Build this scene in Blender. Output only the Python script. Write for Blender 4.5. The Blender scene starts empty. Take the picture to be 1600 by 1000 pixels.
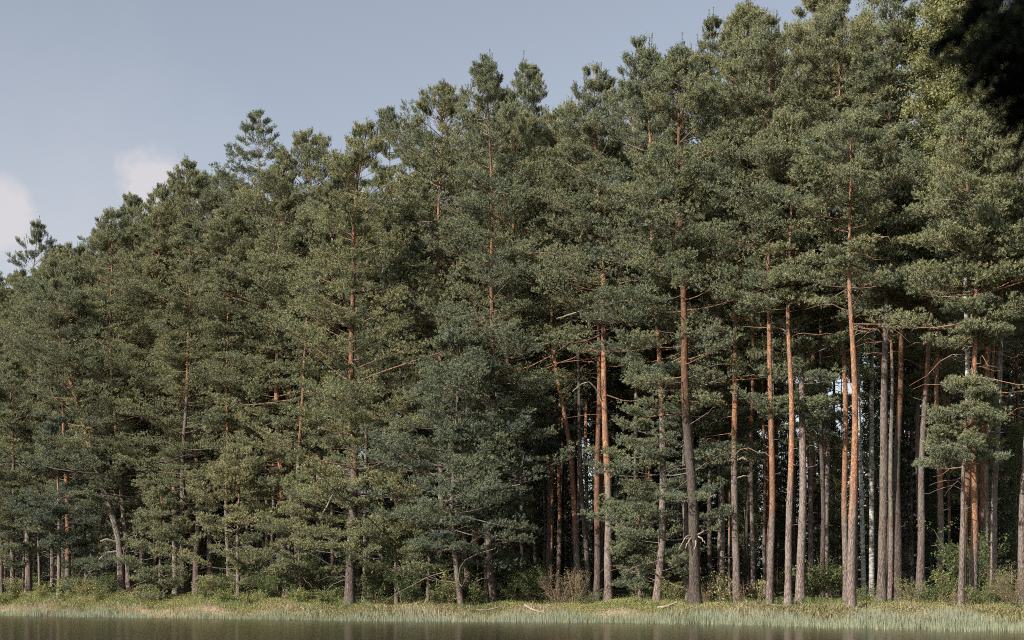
import bpy, math, random
import numpy as np
from mathutils import Vector

C = bpy.context.scene
COL = C.collection
PI = math.pi
FPX = 2222.2          # focal length in photo pixels (50 mm on a 36 mm sensor, 1600 px wide)
HOR = 940.0           # photo row of the horizon
EYE = 1.0             # camera height over the water

# ------------------------------------------------------------------ camera
cam_d = bpy.data.cameras.new('camera')
cam = bpy.data.objects.new('camera', cam_d); COL.objects.link(cam)
cam.location = (0, 0, EYE); cam.rotation_euler = (PI/2, 0, 0)
cam_d.lens = 50; cam_d.sensor_width = 36; cam_d.shift_y = (HOR-500)/1600.0
cam_d.clip_start = 0.05; cam_d.clip_end = 8000
cam_d.dof.use_dof = True; cam_d.dof.focus_distance = 68; cam_d.dof.aperture_fstop = 3.0
C.camera = cam

# ------------------------------------------------------------------ light
SUN = Vector((-0.70, -0.62, 0.62)).normalized()      # towards the sun: behind the camera, to the left
w = bpy.data.worlds.new('World'); C.world = w; w.use_nodes = True
nt = w.node_tree; N = nt.nodes; L = nt.links
bg = N['Background']; bg.inputs['Strength'].default_value = 0.085
sky = N.new('ShaderNodeTexSky'); sky.sky_type = 'NISHITA'; sky.sun_disc = False
sky.sun_elevation = math.asin(SUN.z); sky.sun_rotation = math.atan2(SUN.x, SUN.y)
sky.air_density = 1.0; sky.dust_density = 1.2; sky.ozone_density = 1.6
hs = N.new('ShaderNodeHueSaturation'); hs.inputs['Saturation'].default_value = 0.5
L.new(sky.outputs[0], hs.inputs['Color'])
tc = N.new('ShaderNodeTexCoord')
nz = N.new('ShaderNodeTexNoise'); nz.inputs['Scale'].default_value = 22; nz.inputs['Detail'].default_value = 7; nz.inputs['Roughness'].default_value = 0.6
L.new(tc.outputs['Generated'], nz.inputs['Vector'])
def math_node(tree, op, a, b=None, clamp=False):
    n = tree.nodes.new('ShaderNodeMath'); n.operation = op; n.use_clamp = clamp
    for i, v in enumerate((a, b)):
        if v is None: continue
        if isinstance(v, (int, float)): n.inputs[i].default_value = v
        else: tree.links.new(v, n.inputs[i])
    return n.outputs[0]
def cloud(px, py, rad, soft, amp, gain):
    """a cloud as a patch of directions of the sky: distance to its centre, ragged by noise"""
    d = Vector(((px-800)/FPX, 1, (HOR-py)/FPX)).normalized()
    dist = N.new('ShaderNodeVectorMath'); dist.operation = 'DISTANCE'
    L.new(tc.outputs['Generated'], dist.inputs[0]); dist.inputs[1].default_value = d
    r = math_node(nt, 'ADD', dist.outputs['Value'], math_node(nt, 'MULTIPLY', math_node(nt, 'SUBTRACT', nz.outputs[0], 0.5), amp))
    m = math_node(nt, 'DIVIDE', math_node(nt, 'SUBTRACT', rad, r), soft, True)
    m = math_node(nt, 'MULTIPLY', math_node(nt, 'POWER', m, 1.3), gain)
    return m
m1 = cloud(246, 292, 0.037, 0.028, 0.085, 0.85)
m2 = cloud(-24, 335, 0.046, 0.032, 0.085, 0.85)
m3 = cloud(110, 400, 0.170, 0.16, 0.08, 0.36)
m12 = math_node(nt, 'MAXIMUM', math_node(nt, 'MAXIMUM', m1, m2), m3)
mix = N.new('ShaderNodeMix'); mix.data_type = 'RGBA'
L.new(m12, mix.inputs[0]); L.new(hs.outputs[0], mix.inputs[6]); mix.inputs[7].default_value = (4.9, 4.7, 4.85, 1)
L.new(mix.outputs[2], bg.inputs['Color'])

sd = bpy.data.lights.new('sun', 'SUN'); sun = bpy.data.objects.new('sun', sd); COL.objects.link(sun)
sd.energy = 5.0; sd.angle = math.radians(0.53); sd.color = (1.0, 0.94, 0.86)
sun.rotation_euler = SUN.to_track_quat('Z', 'Y').to_euler(); sun.location = (-40, -40, 60)

C.view_settings.view_transform = 'Standard'; C.view_settings.look = 'None'
C.view_settings.exposure = 0.80; C.view_settings.gamma = 1
C.cycles.max_bounces = 5; C.cycles.diffuse_bounces = 2; C.cycles.glossy_bounces = 2
C.cycles.transmission_bounces = 2; C.cycles.transparent_max_bounces = 4
C.cycles.use_denoising = False; C.cycles.filter_width = 1.0
C.cycles.sample_clamp_indirect = 3

# ------------------------------------------------------------------ materials
def new_mat(name):
    m = bpy.data.materials.new(name); m.use_nodes = True
    t = m.node_tree; p = t.nodes['Principled BSDF']
    return m, t, p
def ramp(t, stops, fac):
    r = t.nodes.new('ShaderNodeValToRGB'); e = r.color_ramp.elements
    while len(e) < len(stops): e.new(0.5)
    for i, (pos, c) in enumerate(stops):
        e[i].position = pos; e[i].color = (*c, 1)
    t.links.new(fac, r.inputs[0]); return r.outputs[0]
def noise(t, scale, detail=4, vec=None, rough=0.55):
    n = t.nodes.new('ShaderNodeTexNoise'); n.inputs['Scale'].default_value = scale
    n.inputs['Detail'].default_value = detail; n.inputs['Roughness'].default_value = rough
    if vec is not None: t.links.new(vec, n.inputs['Vector'])
    return n.outputs[0]
def objco(t, scale=(1, 1, 1), kind='Object'):
    c = t.nodes.new('ShaderNodeTexCoord'); mp = t.nodes.new('ShaderNodeMapping')
    mp.inputs['Scale'].default_value = scale; t.links.new(c.outputs[kind], mp.inputs[0]); return mp.outputs[0]
def attr(t, name):
    a = t.nodes.new('ShaderNodeAttribute'); a.attribute_name = name; return a.outputs['Fac']
def mixc(t, fac, a, b, blend='MIX'):
    m = t.nodes.new('ShaderNodeMix'); m.data_type = 'RGBA'; m.blend_type = blend
    for i, v in ((0, fac), (6, a), (7, b)):
        if isinstance(v, (int, float)): m.inputs[i].default_value = v
        elif isinstance(v, tuple): m.inputs[i].default_value = (*v, 1)
        else: t.links.new(v, m.inputs[i])
    return m.outputs[2]
def bump(t, h, strength, dist, p):
    b = t.nodes.new('ShaderNodeBump'); b.inputs['Strength'].default_value = strength; b.inputs['Distance'].default_value = dist
    t.links.new(h, b.inputs['Height']); t.links.new(b.outputs[0], p.inputs['Normal'])
def leaf_mat(name, stops, transl=0.12, rough=0.55, spec=0.25):
    m, t, p = new_mat(name)
    col = ramp(t, stops, attr(t, 'tint'))
    oi = t.nodes.new('ShaderNodeObjectInfo')      # each tree a little warmer or cooler, lighter or darker than the next
    col = mixc(t, 1.0, col, ramp(t, [(0, (.90, .92, .92)), (.35, (.97, .98, .97)), (.7, (1.02, 1.02, .98)), (1, (1.08, 1.06, .95))], oi.outputs['Random']), 'MULTIPLY')
    t.links.new(col, p.inputs['Base Color']); p.inputs['Roughness'].default_value = rough
    p.inputs['Specular IOR Level'].default_value = spec
    tr = t.nodes.new('ShaderNodeBsdfTranslucent'); t.links.new(col, tr.inputs[0])
    ms = t.nodes.new('ShaderNodeMixShader'); ms.inputs[0].default_value = transl
    t.links.new(p.outputs[0], ms.inputs[1]); t.links.new(tr.outputs[0], ms.inputs[2])
    t.links.new(ms.outputs[0], t.nodes['Material Output'].inputs[0])
    return m
M = {}
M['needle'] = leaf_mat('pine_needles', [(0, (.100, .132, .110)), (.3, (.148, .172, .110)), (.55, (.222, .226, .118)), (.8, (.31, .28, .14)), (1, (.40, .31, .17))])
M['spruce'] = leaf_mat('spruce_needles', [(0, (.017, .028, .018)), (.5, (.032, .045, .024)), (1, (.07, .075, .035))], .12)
M['leaf'] = leaf_mat('green_leaves', [(0, (.05, .075, .035)), (.35, (.10, .135, .05)), (.65, (.28, .30, .105)), (.85, (.33, .29, .12)), (1, (.36, .24, .12))], .35)
M['birchleaf'] = leaf_mat('birch_leaves', [(0, (.12, .145, .062)), (.5, (.22, .24, .092)), (1, (.33, .29, .14))], .4)
M['reed'] = leaf_mat('reed_blades', [(0, (.16, .17, .08)), (.4, (.25, .27, .155)), (.75, (.31, .33, .24)), (1, (.42, .38, .24))], .3, .45)
M['dry'] = leaf_mat('dry_grass_blades', [(0, (.15, .145, .055)), (.3, (.24, .205, .095)), (.65, (.35, .275, .165)), (1, (.46, .37, .26))], .3)

def bark_mat():
    m, t, p = new_mat('pine_bark')
    v = objco(t, (1, 1, .22)); f = noise(t, 26, 5, v); big = noise(t, 2.2, 3, objco(t, (1, 1, .35)))
    vo = t.nodes.new('ShaderNodeTexVoronoi'); vo.inputs['Scale'].default_value = 16; vo.feature = 'DISTANCE_TO_EDGE'; t.links.new(v, vo.inputs['Vector'])
    low = ramp(t, [(.25, (.065, .045, .038)), (.5, (.20, .150, .128)), (.75, (.38, .30, .265))], f)
    low = mixc(t, .8, low, ramp(t, [(0, (.30, .26, .25)), (.18, (1, 1, 1))], vo.outputs['Distance']), 'MULTIPLY')
    low = mixc(t, ramp(t, [(.45, (0, 0, 0)), (.7, (.45, .45, .45))], big), low, (.24, .25, .19))
    up = ramp(t, [(.3, (.11, .05, .03)), (.5, (.29, .135, .068)), (.75, (.56, .33, .185))], noise(t, 18, 5, objco(t, (1, 1, .5))))
    up = mixc(t, ramp(t, [(.48, (0, 0, 0)), (.60, (.85, .85, .85))], noise(t, 5, 4, objco(t, (1, 1, .6)))), up, (.17, .11, .085))
    a = attr(t, 'bark'); fac = math_node(t, 'ADD', a, math_node(t, 'MULTIPLY', math_node(t, 'SUBTRACT', noise(t, 3, 4), .5), .9), True)
    fac = ramp(t, [(.35, (0, 0, 0)), (.65, (1, 1, 1))], fac)
    oi = t.nodes.new('ShaderNodeObjectInfo')
    br = math_node(t, 'ADD', math_node(t, 'MULTIPLY', oi.outputs['Random'], .35), .75)
    col = mixc(t, fac, low, up); dk = t.nodes.new('ShaderNodeAttribute'); dk.attribute_type = 'OBJECT'; dk.attribute_name = 'bark_shade'
    br = math_node(t, 'MULTIPLY', br, math_node(t, 'SUBTRACT', 1.0, dk.outputs['Fac']))  # per-trunk shade, painted in by scaling down the bark colour
    vm = t.nodes.new('ShaderNodeVectorMath'); vm.operation = 'SCALE'
    t.links.new(col, vm.inputs[0]); t.links.new(br, vm.inputs['Scale'])
    t.links.new(vm.outputs[0], p.inputs['Base Color']); p.inputs['Roughness'].default_value = .85; p.inputs['Specular IOR Level'].default_value = .2
    bump(t, f, .9, .05, p); return m
M['bark'] = bark_mat()
def simple_mat(name, c1, c2, scale=12, stretch=(1, 1, .3), b=.5, rough=.85):
    m, t, p = new_mat(name); f = noise(t, scale, 5, objco(t, stretch))
    t.links.new(ramp(t, [(.3, c1), (.7, c2)], f), p.inputs['Base Color']); p.inputs['Roughness'].default_value = rough
    p.inputs['Specular IOR Level'].default_value = .2; bump(t, f, b, .03, p); return m
M['sprucebark'] = simple_mat('spruce_bark', (.06, .045, .038), (.20, .16, .14))
M['deadwood'] = simple_mat('dead_wood', (.15, .12, .095), (.34, .28, .22))
M['twig'] = simple_mat('shrub_twigs', (.10, .065, .045), (.26, .19, .13))
def birch_mat():
    m, t, p = new_mat('birch_bark'); f = noise(t, 5, 5, objco(t, (1, 1, 3)), .7)
    t.links.new(ramp(t, [(.40, (.05, .045, .04)), (.5, (.26, .245, .215)), (.62, (.40, .38, .34))], f), p.inputs['Base Color'])
    p.inputs['Roughness'].default_value = .7; return m
M['birch'] = birch_mat()
def ground_mat():
    m, t, p = new_mat('forest_floor')
    v = objco(t); f = noise(t, 9, 8, v, .7); g = noise(t, .45, 4, v)
    litter = ramp(t, [(.3, (.035, .025, .016)), (.55, (.10, .072, .045)), (.75, (.17, .125, .08))], f)
    moss = ramp(t, [(.3, (.03, .042, .014)), (.7, (.10, .12, .04))], f)
    peat = ramp(t, [(.3, (.16, .115, .075)), (.5, (.34, .25, .17)), (.75, (.48, .38, .28))], f)
    col = mixc(t, ramp(t, [(.42, (0, 0, 0)), (.58, (1, 1, 1))], g), litter, moss)
    col = mixc(t, attr(t, 'bank'), col, peat)
    t.links.new(col, p.inputs['Base Color']); p.inputs['Roughness'].default_value = .95; p.inputs['Specular IOR Level'].default_value = .1
    bump(t, f, .8, .12, p); return m
M['ground'] = ground_mat()
def water_mat():
    m, t, p = new_mat('lake_water')
    p.inputs['Base Color'].default_value = (.016, .012, .008, 1); p.inputs['Roughness'].default_value = .14; p.inputs['IOR'].default_value = 1.33; p.inputs['Specular IOR Level'].default_value = .11
    a = noise(t, .9, 2, objco(t, (.5, 1.3, 1))); b = noise(t, 3, 1, objco(t, (.5, 1.3, 1)))
    h = math_node(t, 'ADD', math_node(t, 'MULTIPLY', a, .7), math_node(t, 'MULTIPLY', b, .18))
    bump(t, h, .07, .04, p); return m
M['water'] = water_mat()

# ------------------------------------------------------------------ mesh helpers
def make_mesh(name, V, F, mat, parent=None, fattr=None, vattr=None, smooth=False, slots=None):
    """one mesh object from numpy arrays; F is a list of (n,3) / (n,4) arrays"""
    me = bpy.data.meshes.new(name)
    if not isinstance(F, list): F = [F]
    F = [f for f in F if len(f)]
    V = np.asarray(V, np.float32)
    me.vertices.add(len(V)); me.vertices.foreach_set('co', V.ravel())
    idx = np.concatenate([f.ravel() for f in F]).astype(np.int32)
    sizes = np.concatenate([np.full(len(f), f.shape[1], np.int32) for f in F])
    starts = np.concatenate([[0], np.cumsum(sizes)[:-1]]).astype(np.int32)
    me.loops.add(len(idx)); me.loops.foreach_set('vertex_index', idx)
    me.polygons.add(len(sizes)); me.polygons.foreach_set('loop_start', starts)
    if smooth: me.polygons.foreach_set('use_smooth', np.ones(len(sizes), bool))
    me.materials.append(mat)
    me.update(calc_edges=True)
    if fattr is not None:
        for k, a in fattr.items():
            at = me.attributes.new(k, 'FLOAT', 'FACE'); at.data.foreach_set('value', np.asarray(a, np.float32))
    if vattr is not None:
        for k, a in vattr.items():
            at = me.attributes.new(k, 'FLOAT', 'POINT'); at.data.foreach_set('value', np.asarray(a, np.float32))
    o = bpy.data.objects.new(name, me); COL.objects.link(o)
    if parent is not None: o.parent = parent
    return o

def tubes(P, R, sides=6, wob=None, cap=True):
    """P (n,k,3) polylines, R (n,k) radii -> V, quads"""
    P = np.asarray(P, float); R = np.asarray(R, float); n, k, _ = P.shape
    T = np.empty_like(P); T[:, 1:-1] = P[:, 2:]-P[:, :-2]; T[:, 0] = P[:, 1]-P[:, 0]; T[:, -1] = P[:, -1]-P[:, -2]
    T /= np.linalg.norm(T, axis=2, keepdims=True)+1e-9
    ref = np.where(np.abs(T[:, :1, 2:3]) > .8, np.array([1., 0, 0]), np.array([0, 0, 1.])); ref = np.broadcast_to(ref, T.shape)
    U = np.cross(T, ref); U /= np.linalg.norm(U, axis=2, keepdims=True)+1e-9
    W = np.cross(T, U)
    a = np.arange(sides)*2*PI/sides
    rr = R[:, :, None]*np.ones(sides)
    if wob is not None: rr = rr*(1+wob)
    V = P[:, :, None, :]+(U[:, :, None, :]*np.cos(a)[None, None, :, None]+W[:, :, None, :]*np.sin(a)[None, None, :, None])*rr[..., None]
    i = np.arange(n)[:, None, None]*k*sides; j = np.arange(k-1)[None, :, None]*sides; s = np.arange(sides)[None, None, :]
    s2 = (s+1) % sides
    Q = np.stack([i+j+s, i+j+s2, i+j+sides+s2, i+j+sides+s], -1).reshape(-1, 4)
    return V.reshape(-1, 3), Q

def unit(v): return v/(np.linalg.norm(v, axis=-1, keepdims=True)+1e-9)

def shoots_to_blades(rng, P, A, Ls, nb, ln, wd, tint, spread=.75):
    """bottle-brush shoots: P base points, A axes, Ls shoot lengths -> triangles"""
    n = len(P)
    t = rng.random((n, nb))**.8
    rad = unit(np.cross(A[:, None, :], rng.normal(size=(n, nb, 3))))
    base = P[:, None, :]+A[:, None, :]*(t*Ls[:, None])[..., None]
    d = unit(A[:, None, :]*(1-spread*.55)+rad*spread+rng.normal(size=(n, nb, 3))*.15)
    l = ln*rng.uniform(.75, 1.25, (n, nb))
    side = unit(np.cross(d, rng.normal(size=(n, nb, 3))))*(wd*rng.uniform(.7, 1.3, (n, nb)))[..., None]*.5
    a = base-side; b = base+side; c = base+d*l[..., None]
    V = np.stack([a, b, c], 2).reshape(-1, 3)
    F = np.arange(len(V)).reshape(-1, 3)
    tt = np.repeat(tint, nb)+rng.normal(size=n*nb)*.05
    return V, F, np.clip(tt, 0, 1)

def tag(o, label=None, cat=None, group=None, kind=None):
    if label: o['label'] = label
    if cat: o['category'] = cat
    if group: o['group'] = group
    if kind: o['kind'] = kind
def empty(name, loc, rz=0.0):
    e = bpy.data.objects.new(name, None); COL.objects.link(e); e.location = loc; e.rotation_euler = (0, 0, rz)
    e.empty_display_size = .3
    return e
def copy_tree(o, loc, rz, sc, label=None, group=None):
    c = o.copy(); COL.objects.link(c); c.location = loc; c.rotation_euler = (0, 0, rz); c.scale = sc
    if label: c['label'] = label
    if group: c['group'] = group
    elif 'group' in c: del c['group']
    for ch in o.children:
        if ch.name.startswith('bare_branch'): continue
        k = ch.copy(); COL.objects.link(k); k.parent = c
    return c

# ------------------------------------------------------------------ terrain
S_T = np.array([-3, -2, -1, -.6, -.36, -.2385, -.117, .0045, .126, .2475, .36, .6, 1, 2, 3])
S_Y = np.array([210, 200, 178, 136, 98, 83, 72, 68, 63, 53.5, 47.5, 35, 25, 15, 10.])
def shore(s): return np.interp(s, S_T, S_Y)
def gheight(X, Y):
    X = np.asarray(X, float); Y = np.asarray(Y, float)
    s = X/np.maximum(Y, 1.0); d = Y-shore(s)
    d = d+.5*np.sin(X*.9)+.35*np.sin(X*2.3+1)+.25*np.sin(Y*1.1+X*.7)
    z = np.interp(d, [-30, -10, 0, 2.5, 3.4, 4.6, 6, 8, 12, 20, 30, 60, 120, 400, 4000], [-3, -1.6, -.25, -.08, .08, .36, .52, .64, .86, 1.15, 1.5, 2.2, 3, 5, 9])
    left = np.clip((-s-.1)/.2, 0, 1); z = z+np.clip((d-4)/8, 0, 1)*.45*left
    hill = np.clip((d-3)/2, 0, 1)*(.07*np.sin(X*1.7+Y*.6)+.06*np.sin(X*.8-Y*1.3+2)+.05*np.sin(X*3.1+Y*2.2))
    z = z+hill
    for (mp, md, wp, wd, hh) in ((970, 6.6, 62, 2.0, .34), (1040, 6.8, 30, 1.6, .22), (1235, 5.9, 75, 1.5, .20), (1160, 6.0, 30, 1.4, .16), (440, 6.5, 60, 1.6, .14), (1450, 6.0, 70, 1.5, .12), (610, 5.6, 30, 1.3, .18), (1560, 5.8, 40, 1.3, .14), (90, 8, 80, 2.5, .2)):
        z = z+hh*np.exp(-((s*FPX+800-mp)/wp)**2-((Y-shore(s)-md)/wd)**2)      # hummocks of the bank
    near = np.interp(Y, [-200, -20, -3, -.4, .6, 4], [3, .9, .3, .12, -.1, -3.0])
    return np.maximum(z, near)
def world(px, d):
    """point on the far bank: photo column px, d metres behind the waterline"""
    s = (px-800)/FPX; Y = float(shore(s))+d
    return s*Y, Y, float(gheight(s*Y, Y))
def axis(lo, a, b, hi, st, far):
    left = []; x = a; q = st
    while x > lo: q = min(q*1.25, far); x -= q; left.append(x)
    right = []; x = b; q = st
    while x < hi: q = min(q*1.25, far); x += q; right.append(x)
    return np.array(left[::-1]+list(np.arange(a, b+st/2, st))+right)
xs = axis(-3000, -50, 32, 3000, .5, 200); ys = axis(-1500, 40, 118, 3500, .5, 200)
ys = np.unique(np.concatenate([ys, np.arange(-6, 4, .5)]))
GX, GY = np.meshgrid(xs, ys); GZ = gheight(GX, GY)
V = np.stack([GX, GY, GZ], -1).reshape(-1, 3)
nx, ny = len(xs), len(ys); i = np.arange(ny-1)[:, None]*nx+np.arange(nx-1)[None, :]
Q = np.stack([i, i+1, i+nx+1, i+nx], -1).reshape(-1, 4)
gd = (GY-shore(GX/np.maximum(GY, 1))).ravel()
bank = np.clip(1-np.abs(gd-4.6)/2.6, 0, 1)*1.3*np.clip(.55+.6*np.sin(GX.ravel()*.31+1.2)+.3*np.sin(GX.ravel()*1.3), 0, 1)
g = make_mesh('ground', V, Q, M['ground'], smooth=True, vattr={'bank': np.clip(bank, 0, 1)}); g['kind'] = 'structure'
wx = np.array([-3000, -300, 300, 3000.]); wy = np.array([-2.0, 300, 3500])
V = np.array([(x, y, 0) for y in wy for x in wx]); Q = np.array([(r*4+c, r*4+c+1, r*4+c+5, r*4+c+4) for r in range(2) for c in range(3)])
wt = make_mesh('lake_water', V, Q, M['water']); wt['kind'] = 'structure'

# ------------------------------------------------------------------ trees
def smooth_path(pts, n):
    pts = np.array(pts, float); z = pts[:, 2]; t = np.linspace(0, 1, n)
    zz = z[0]+(z[-1]-z[0])*t
    x = np.interp(zz, z, pts[:, 0]); y = np.interp(zz, z, pts[:, 1])
    k = np.ones(5)/5
    for _ in range(2):
        x[2:-2] = np.convolve(x, k, 'valid'); y[2:-2] = np.convolve(y, k, 'valid')
    return np.stack([x, y, zz], 1)

PROFILE = {
    'normal': ([0, .12, .35, .6, .8, .93, 1], [.55, .92, 1, .85, .6, .32, .06]),
    'spire':  ([0, .1, .3, .6, .8, .93, 1], [.7, 1, .95, .62, .38, .18, .05]),
    'round':  ([0, .15, .5, .8, .93, 1], [.5, .85, 1, .9, .65, .3]),
    'column': ([0, .1, .5, .85, 1], [.6, 1, .95, .7, .25]),
    'flat':   ([0, .3, .6, .85, 1], [.4, .7, 1, .95, .5]),
}
def pine(rng, root, path, r0, zc, R, prof='normal', dens=1.0, tint=.4, orange=8.0, dead=10, low_sparse=False, up=1.0, nbl=17, windows=(), stubs=12):
    """Scots pine: trunk with bark, branches and needle crown as three parts of root. path in local metres."""
    H = path[-1][2]
    n = 46; tp = smooth_path(path, n); zz = tp[:, 2]-tp[0, 2]; u = np.clip(zz/H, 0, 1)
    tp[:, 0] += .05*np.sin(zz*.55+rng.random()*6)*np.clip(zz/4, 0, 1); tp[:, 1] += .05*np.sin(zz*.7+rng.random()*6)
    rad = r0*(1-u)**.78*(1-.08*u)+.012; rad *= 1+.55*np.exp(-np.maximum(zz-.1, 0)/.35)
    tp[0, 2] -= .35
    wob = rng.normal(size=(1, n, 12))*.045
    V1, Q1 = tubes(tp[None], rad[None], 12, wob)
    b1 = np.clip((np.repeat(zz, 12)-orange)/5+.5, 0, 1)
    Vs = [V1]; Qs = [Q1]; Bs = [b1]
    # dead stubs on the bare trunk
    if stubs:
        zs = rng.uniform(min(2.5, zc*.4), max(zc, 3)+2, stubs); az = rng.uniform(0, 2*PI, stubs); ln = rng.uniform(.15, .9, stubs)**1.3
        p0 = np.stack([np.interp(zs, tp[:, 2], tp[:, c]) for c in range(3)], 1)
        dr = np.stack([np.cos(az), np.sin(az), rng.uniform(-.3, .35, stubs)], 1)
        P = np.stack([p0, p0+dr*ln[:, None]*.5, p0+dr*ln[:, None]+np.array([0, 0, .05])], 1)
        Rr = np.stack([np.full(stubs, .022), np.full(stubs, .015), np.full(stubs, .006)], 1)
        v, q = tubes(P, Rr, 4); q = q+sum(len(a) for a in Vs); Vs.append(v); Qs.append(q); Bs.append(np.full(len(v), .2))
    make_mesh('trunk', np.concatenate(Vs), np.concatenate(Qs), M['bark'], root, vattr={'bark': np.concatenate(Bs)}, smooth=True)
    # primary branches
    Lc = H-zc; nw = max(3, int(Lc/rng.uniform(.85, 1.15))); per = 5
    wz = np.cumsum(rng.uniform(.75, 1.25, nw)); wz = wz/wz[-1]*.985; wz -= wz[0]*.6
    uz = np.clip(np.repeat(wz, per)+rng.normal(size=nw*per)*.10/Lc, 0, .99); nb = nw*per
    az = np.repeat(rng.uniform(0, 2*PI, nw), per)+np.tile(np.arange(per)*2*PI/per, nw)+rng.normal(size=nb)*.35
    keep = (rng.random(nb) < .46+.32*dens); uz, az = uz[keep], az[keep]; nb = len(uz)
    zb = zc+uz*Lc
    pp, pv = PROFILE[prof]; Lb = R*np.interp(uz, pp, pv)*np.clip(rng.normal(.86, .20, nb), .35, 1.2)
    if low_sparse:
        keep = (uz > .35) | (rng.random(nb) < .35+.6*uz); uz, zb, Lb, az = uz[keep], zb[keep], Lb[keep], az[keep]; nb = len(uz)
    else:
        pass
    if True:
        f_ = (uz < .75) & (uz > (.28 if low_sparse else 0)) & (rng.random(nb) < (.25 if H < 12 else .5))      # short inner boughs that close the crown in front of the trunk
        uz = np.concatenate([uz, uz[f_]]); zb = np.concatenate([zb, zb[f_]+.35]); Lb = np.concatenate([Lb, Lb[f_]*.5]); az = np.concatenate([az, az[f_]+.6]); nb = len(uz)
    # foliage gathers into a few irregular pads
    # twiggy fill of the tip, not in whorls, so the top is a ragged cone
    ke = int(15*dens); ue = 1-rng.uniform(.9, 4.4, ke)/Lc; ue = ue[ue > .3]; ke = len(ue)
    # short boughs on the lake side that hide the trunk, except where the photo shows it
    kf = int(Lc*1.7*dens); uf = rng.uniform(.30 if low_sparse else .02, .93, kf); zf = zc+uf*Lc
    okf = np.ones(kf, bool)
    for (wa, wb) in windows: okf &= ~((zf > wa-.5) & (zf < wb+.2))
    gapn = np.sin(zf*1.3+rng.random()*6) > -.72; okf &= gapn; uf = uf[okf]; kf = len(uf)
    uz = np.concatenate([uz, ue, uf]); zb = np.concatenate([zb, zc+ue*Lc, zc+uf*Lc])
    Lb = np.concatenate([Lb, rng.uniform(.3, 1.0, ke)*R, rng.uniform(.55, 1.35, kf)])
    az = np.concatenate([az, rng.uniform(0, 2*PI, ke), -PI/2+rng.uniform(-.9, .9, kf)]); nb = len(uz)
    tipk = .72 if prof == 'round' else .52
    lob = 1+.22*np.sin(az*1+zb*.8+rng.random()*6)+.15*np.sin(az*2-zb*1.3)
    Lb = np.clip(Lb*lob, .22, (H-zb)*tipk+.22)
    el = np.interp(uz, [0, .3, .7, .9, 1], [-.12, .05, .30, .60, .95])+rng.normal(size=nb)*.16
    p0 = np.stack([np.interp(zb, tp[:, 2], tp[:, c]) for c in range(3)], 1)
    K = 6; t = np.linspace(0, 1, K)
    hd = np.stack([np.cos(az), np.sin(az)], 1)
    curve = np.interp(uz, [0, .6, 1], [.30, .22, .05])*rng.uniform(.3, 1.5, nb)
    side = np.stack([-np.sin(az), np.cos(az)], 1); wig = rng.normal(size=(nb, 1))*.16
    hor = t[None]*np.cos(el)[:, None]; ver = t[None]*np.sin(el)[:, None]+curve[:, None]*(t[None]**2-.35*t[None])
    lat = wig*np.sin(t[None]*3.0)
    P = np.empty((nb, K, 3))
    P[..., 0] = p0[:, 0:1]+Lb[:, None]*(hor*hd[:, 0:1]+lat*side[:, 0:1])
    P[..., 1] = p0[:, 1:2]+Lb[:, None]*(hor*hd[:, 1:2]+lat*side[:, 1:2])
    P[..., 2] = p0[:, 2:3]+Lb[:, None]*ver
    rb = (.006+.008*Lb)[:, None]*(1-.8*t[None]); rb *= rng.uniform(.8, 1.25, (nb, 1))
    v1, q1 = tubes(P, rb, 5)
    # secondary twigs
    ns = 13
    ts = np.clip(.46+.54*(np.arange(ns)[None]+rng.random((nb, ns)))/ns, 0, 1)
    active = (rng.random((nb, ns)) < np.clip(.48+Lb[:, None]/R*.6, 0, 1))
    f = ts*(K-1); i0 = np.clip(f.astype(int), 0, K-2); fr = (f-i0)[..., None]
    bi = np.arange(nb)[:, None]
    sb = P[bi, i0]*(1-fr)+P[bi, i0+1]*fr; bd = unit(P[bi, i0+1]-P[bi, i0])
    sgn = np.where(np.arange(ns)[None] % 2 == 0, 1, -1)*np.ones((nb, 1))
    sdir = np.concatenate([np.broadcast_to(side[:, None, :], (nb, ns, 2)), np.zeros((nb, ns, 1))], 2)
    tipf = (ts > .9)[..., None]
    d2 = unit(bd*np.where(tipf, 1, .75)+sdir*sgn[..., None]*np.where(tipf, .2, .85)+rng.normal(size=(nb, ns, 3))*np.array([.22, .22, .12])+np.array([0, 0, .12]))
    l2 = (.42*Lb[:, None]*(1.12-ts*.75)+.03+.11*(uz[:, None] < .85))*rng.uniform(.65, 1.2, (nb, ns))
    sb, d2, l2 = sb[active], d2[active], l2[active]; az_s = np.broadcast_to(uz[:, None], (nb, ns))[active]; m = len(sb)
    e2 = sb+d2*l2[:, None]; mid = (sb+e2)/2+np.array([0, 0, -.02])
    e2 = e2+np.array([0, 0, .06])
    P2 = np.stack([sb, mid, e2], 1); R2 = np.stack([.006+.004*l2, .005+0*l2, .003+0*l2], 1)
    v2, q2 = tubes(P2, R2, 3); q2 = q2+len(v1)
    Vb = [v1, v2]; Qb = [q1, q2]
    # dead bare branches low in the crown
    if dead:
        zd = zc+rng.uniform(-.22, .30, dead)*Lc; zd = np.clip(zd, 1.5, H*.9); ad = rng.uniform(0, 2*PI, dead); ld = R*rng.uniform(.3, .95, dead)
        q0 = np.stack([np.interp(zd, tp[:, 2], tp[:, c]) for c in range(3)], 1)
        tt = np.linspace(0, 1, 6); dd = np.stack([np.cos(ad), np.sin(ad)], 1)
        rise = rng.uniform(-.15, .5, dead); drop = rng.uniform(0, .6, dead)
        PD = np.empty((dead, 6, 3)); wg = np.cumsum(rng.normal(size=(dead, 6, 3))*.05, 1)
        for c in range(2): PD[..., c] = q0[:, c:c+1]+ld[:, None]*tt[None]*dd[:, c:c+1]
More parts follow.
